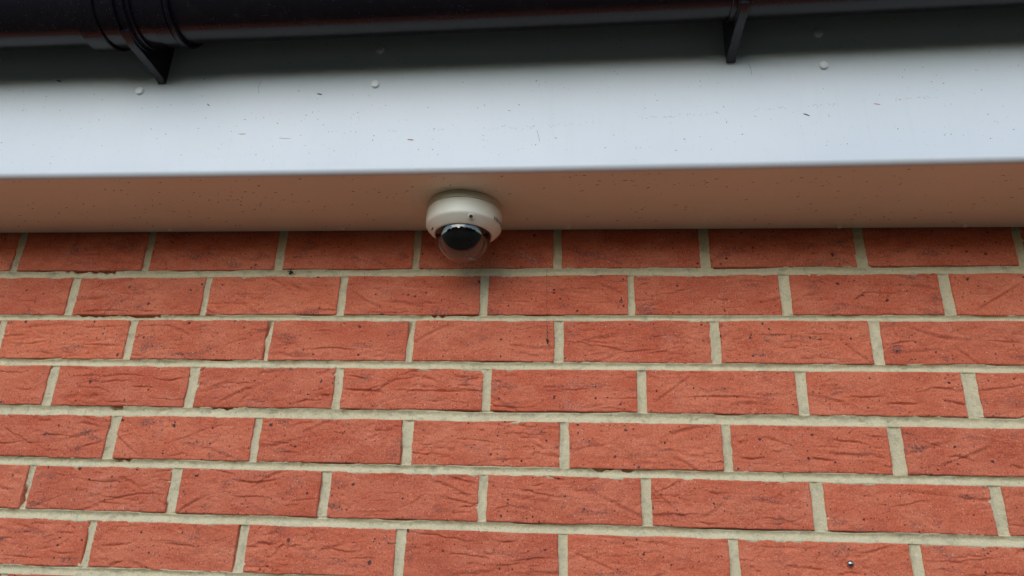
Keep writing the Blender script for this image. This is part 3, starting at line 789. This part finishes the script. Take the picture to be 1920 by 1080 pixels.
lathe(bm, [(0.0535, Z0-0.0102), (0.0543, Z0-0.0104), (0.0543, Z0-0.0116), (0.0535, Z0-0.0118)], CX, CY, 96)
fpar(bm_obj('seam_ring', bm, M_black, smooth=50), dc)  # black ring set into the gap line between base and housing
# bubble
DR = 0.0408; DZ = -0.0120
bm = bmesh.new()
pr = [(DR, DZ+0.006), (DR, DZ+0.003)] + [(DR*math.cos(a), DZ-DR*math.sin(a)) for a in [math.pi/2*i/40 for i in range(41)]]
pr[-1] = (0.0, DZ-DR)
lathe(bm, pr, CX, CY, 128)
fpar(bm_obj('dome', bm, M_dome, smooth=True), dc)
# black shroud ring just inside the rim, inner ball and lens
bm = bmesh.new()
lathe(bm, [(0.0404, zc-0.004), (0.0404, zc-0.0106), (0.0385, zc-0.0112), (0.031, zc-0.006), (0.0, zc-0.004)], CX, CY, 96)
fpar(bm_obj('inner_shroud', bm, M_black, smooth=40), dc)
bm = bmesh.new()
bmesh.ops.create_uvsphere(bm, u_segments=48, v_segments=32, radius=0.0315, matrix=Matrix.Translation((CX-0.001, CY-0.001, DZ-0.0040)))
ball = fpar(bm_obj('camera_ball', bm, M_black, smooth=True), dc)
lens_dir = Vector((0.42, -0.62, -0.60)).normalized()
Mq = Matrix.Translation(Vector((CX-0.001, CY-0.001, DZ-0.004))) @ lens_dir.to_track_quat('Z', 'Y').to_matrix().to_4x4()
bm = bmesh.new()
lathe(bm, [(0.0115, 0.024), (0.0115, 0.0335), (0.0105, 0.0342), (0.0090, 0.0336), (0.0086, 0.0322), (0.0070, 0.0314), (0.0064, 0.0302)], 0, 0, 48)
bmesh.ops.transform(bm, matrix=Mq, verts=bm.verts)
fpar(bm_obj('lens_barrel', bm, M_gloss, smooth=35), dc)
bm = bmesh.new()
lathe(bm, [(0.0066, 0.0300), (0.0050, 0.0317), (0.0025, 0.0325), (0.0, 0.0328)], 0, 0, 48)
bmesh.ops.transform(bm, matrix=Mq, verts=bm.verts)
fpar(bm_obj('lens', bm, M_glass, smooth=True), dc)
def on_body(phi, r, z): return Vector((CX+r*math.cos(phi), CY+r*math.sin(phi), z))
# security screw in its pocket on the shoulder
phi = math.radians(-70)
cpt = on_body(phi, 0.0530, zc-0.0042)
nrm = Vector((math.cos(phi)*0.78, math.sin(phi)*0.78, -0.62)).normalized()
Ms = Matrix.Translation(cpt) @ nrm.to_track_quat('Z', 'Y').to_matrix().to_4x4()
bm = bmesh.new(); lathe(bm, [(0.0041, -0.0012), (0.0040, -0.0003), (0.0034, -0.0001), (0.0029, -0.0001), (0.0027, -0.0004)], 0, 0, 32)
bmesh.ops.transform(bm, matrix=Ms, verts=bm.verts); fpar(bm_obj('screw_pocket', bm, M_housing, smooth=True), dc)
bm = bmesh.new(); lathe(bm, [(0.0028, 0.0002), (0.0016, 0.0003), (0.0012, -0.0001), (0.0, -0.0001)], 0, 0, 6)
bmesh.ops.transform(bm, matrix=Ms, verts=bm.verts); fpar(bm_obj('screw', bm, M_ink), dc)
# dark slot on the left of the shoulder
def patch(name, ph0, ph1, z0, z1, r, m_, skew=0.0):
    bm = bmesh.new(); n_ = 8; A = []; B = []
    for i in range(n_+1):
        p = ph0+(ph1-ph0)*i/n_
        A.append(bm.verts.new(on_body(p, r-0.0025*0, z0+skew*i/n_))); B.append(bm.verts.new(on_body(p, r+0.0012, z1+skew*i/n_)))
    for i in range(n_): bm.faces.new((A[i], A[i+1], B[i+1], B[i]))
    return fpar(bm_obj(name, bm, m_), dc)
patch('drain_slot', math.radians(-162), math.radians(-150), zc-0.0086, zc-0.0070, 0.0462, M_black)
# printed name wrapped round the right side
cu = bpy.data.curves.new('lettering', 'FONT'); cu.body = 'HIKVISION'; cu.size = 0.0085; cu.extrude = 0.0; cu.space_character = 1.05
cu.offset = 0.0002
to = bpy.data.objects.new('lettering_source', cu); COL.objects.link(to)
dg = bpy.context.evaluated_depsgraph_get()
me = bpy.data.meshes.new_from_object(to.evaluated_get(dg))
bpy.data.objects.remove(to)
bm = bmesh.new(); bm.from_mesh(me)
bmesh.ops.subdivide_edges(bm, edges=bm.edges, cuts=1)
for v in bm.verts:
    p = math.radians(-31) + v.co.x/0.0557
    q = on_body(p, 0.05585, -0.0025+v.co.y); v.co = q
o = bm_obj('lettering', bm, M_ink); fpar(o, dc)

# ------------------------------------------------------------------ small things on the wall
nh = empty('nail', (1.2767, -0.002, -0.4460))
tag(nh, 'small shiny round nail head in a brick near the bottom right', 'nail')
bm = bmesh.new(); lathe(bm, [(0.0008, -0.010), (0.0009, 0.0008), (0.0038, 0.0010), (0.0040, 0.0020), (0.0030, 0.0034), (0.0, 0.0042)], 0, 0, 24)
bmesh.ops.transform(bm, matrix=Matrix.Rotation(math.radians(90), 4, 'X'), verts=bm.verts)
o = bm_obj('nail_head', bm, M_steel, smooth=50); o.parent = nh

def strand(pts, r, m_, name, parent):
    bm = bmesh.new(); prev = None
    for p in pts:
        ring = [bm.verts.new((p[0]+r*math.cos(a), p[1]+r*math.sin(a), p[2])) for a in (0, 2.09, 4.19)]
        if prev:
            for i in range(3): bm.faces.new((prev[i], prev[(i+1) % 3], ring[(i+1) % 3], ring[i]))
        prev = ring
    o = bm_obj(name, bm, m_); fpar(o, parent); return o
cw = empty('cobweb', (0.8813, -0.003, -0.03))
tag(cw, 'thin dark cobweb strand hanging on bricks right below the security camera', 'cobweb')
strand([(0.8813+0.0004*math.sin(i*1.3)+0.0022*i/24, -0.0035, -0.030-0.0048*i) for i in range(26)], 0.00022, M_debris, 'strand', cw)
bm = bmesh.new()
for i, (x, z, r) in enumerate(((0.8838, -0.1360, .0011), (0.8842, -0.1420, .0009), (0.8836, -0.1485, .0022), (0.8855, -0.1500, .0013), (0.8842, -0.1530, .0012), (0.8868, -0.1560, .0009), (0.8835, -0.1280, .0008))):
    bmesh.ops.create_icosphere(bm, subdivisions=1, radius=r, matrix=Matrix.Translation((x, -0.0032, z)) @ Matrix.Diagonal((0.8, 0.6, 1.5, 1)))
fpar(bm_obj('trapped_debris', bm, M_debris), cw)
bl = bmesh.new()
rr = random.Random(5)
for i in range(9):
    bmesh.ops.create_icosphere(bl, subdivisions=1, radius=rr.uniform(.0012, .0024), matrix=Matrix.Translation((0.4720+rr.gauss(0, .0018), 0.0, -0.0360+rr.gauss(0, .0012))))
for v in bl.verts: v.co += Vector((rr.uniform(-.0005, .0005),)*3)
tag(bm_obj('dirt_clump', bl, M_debris), 'small dark clump of dirt on the top mortar joint left of the camera', 'dirt')

# ------------------------------------------------------------------ across the garden (mirrored in the bubble, filled out to cut low sky light)
M_leaf = plain('dark_leaves', (0.035, 0.060, 0.020), 0.7, ns=2, var=0.4)
M_bark = plain('bark', (0.06, 0.045, 0.035), 0.9)
M_hb = plain('far_brick', (0.22, 0.10, 0.07), 0.9)
def tree(x, y, h, label):
    t = empty('tree', (x, y, GROUND)); tag(t, label, 'tree')
    bm = bmesh.new(); lathe(bm, [(0.22, GROUND), (0.14, GROUND+h*0.35), (0.05, GROUND+h*0.8)], x, y, 10)
    fpar(bm_obj('trunk', bm, M_bark), t)
    bm = bmesh.new(); r_ = random.Random(int(x*10)+99)
    for _ in range(3600):
        a = r_.uniform(0, 6.283); u = r_.uniform(0, 1)**.5; zz = r_.uniform(0.05, 1.0)
        rad = h*0.50*math.sqrt(max(0.0, 1-((zz-0.5)/0.52)**2))*u*(1+.12*math.sin(3*a+x))
        c = Vector((x+rad*math.cos(a), y+rad*math.sin(a), GROUND+zz*h))
        s_ = r_.uniform(.10, .24); d1 = Vector((r_.gauss(0, 1), r_.gauss(0, 1), r_.gauss(0, 1))).normalized()*s_
        d2 = d1.cross(Vector((r_.gauss(0, 1), r_.gauss(0, 1), r_.gauss(0, 1)))).normalized()*s_*.6
        bm.faces.new([bm.verts.new(c+d1), bm.verts.new(c+d2), bm.verts.new(c-d1), bm.verts.new(c-d2)])
    o = bm_obj('crown', bm, M_leaf); o['kind'] = 'stuff'; fpar(o, t)
for x, y, h, d in ((-17, -15, 6.5, 'far left of'), (-10.5, -17, 6.6, 'left of'), (-4.5, -13, 5.6, 'just left of the middle of'), (1.0, -16, 6.2, 'in the middle of'),
                   (6.5, -14, 5.6, 'just right of the middle of'), (12.5, -16, 6.4, 'right of'), (19, -15, 6.0, 'far right of')):  # row lengthened and sized for the low sky light it blocks
    tree(x, y, h*0.74, 'dark leafy garden tree in a row partly added to block low sky light, mirrored '+d+' the camera bubble')

hg = empty('gap_hedge', (0, -19, GROUND)); tag(hg, 'long tall dark foliage band added unseen to close bright gaps between the mirrored trees', 'gap_hedge')  # added behind the trees to fill bright sky gaps in the bubble
bm = bmesh.new(); r_ = random.Random(77)
for _ in range(9000):
    x = r_.uniform(-32, 34); top = 3.7+0.7*math.sin(x*0.55)+0.4*math.sin(x*1.7+1)
    c = Vector((x, -19+r_.uniform(-.9, .9), GROUND+top*r_.uniform(0, 1)**.8)); s_ = r_.uniform(.22, .42)
    d1 = Vector((r_.gauss(0, 1), r_.gauss(0, 1), r_.gauss(0, 1))).normalized()*s_
    d2 = d1.cross(Vector((r_.gauss(0, 1), r_.gauss(0, 1), r_.gauss(0, 1)))).normalized()*s_*.7
    bm.faces.new([bm.verts.new(c+d1), bm.verts.new(c+d2), bm.verts.new(c-d1), bm.verts.new(c-d2)])
o = bm_obj('foliage', bm, M_leaf); o['kind'] = 'stuff'; fpar(o, hg)

print('bricks', cnt, 'tris', sum(sum(len(p.vertices)-2 for p in o.data.polygons) for o in bpy.data.objects if o.type == 'MESH' and len(o.data.polygons) < 5000000))
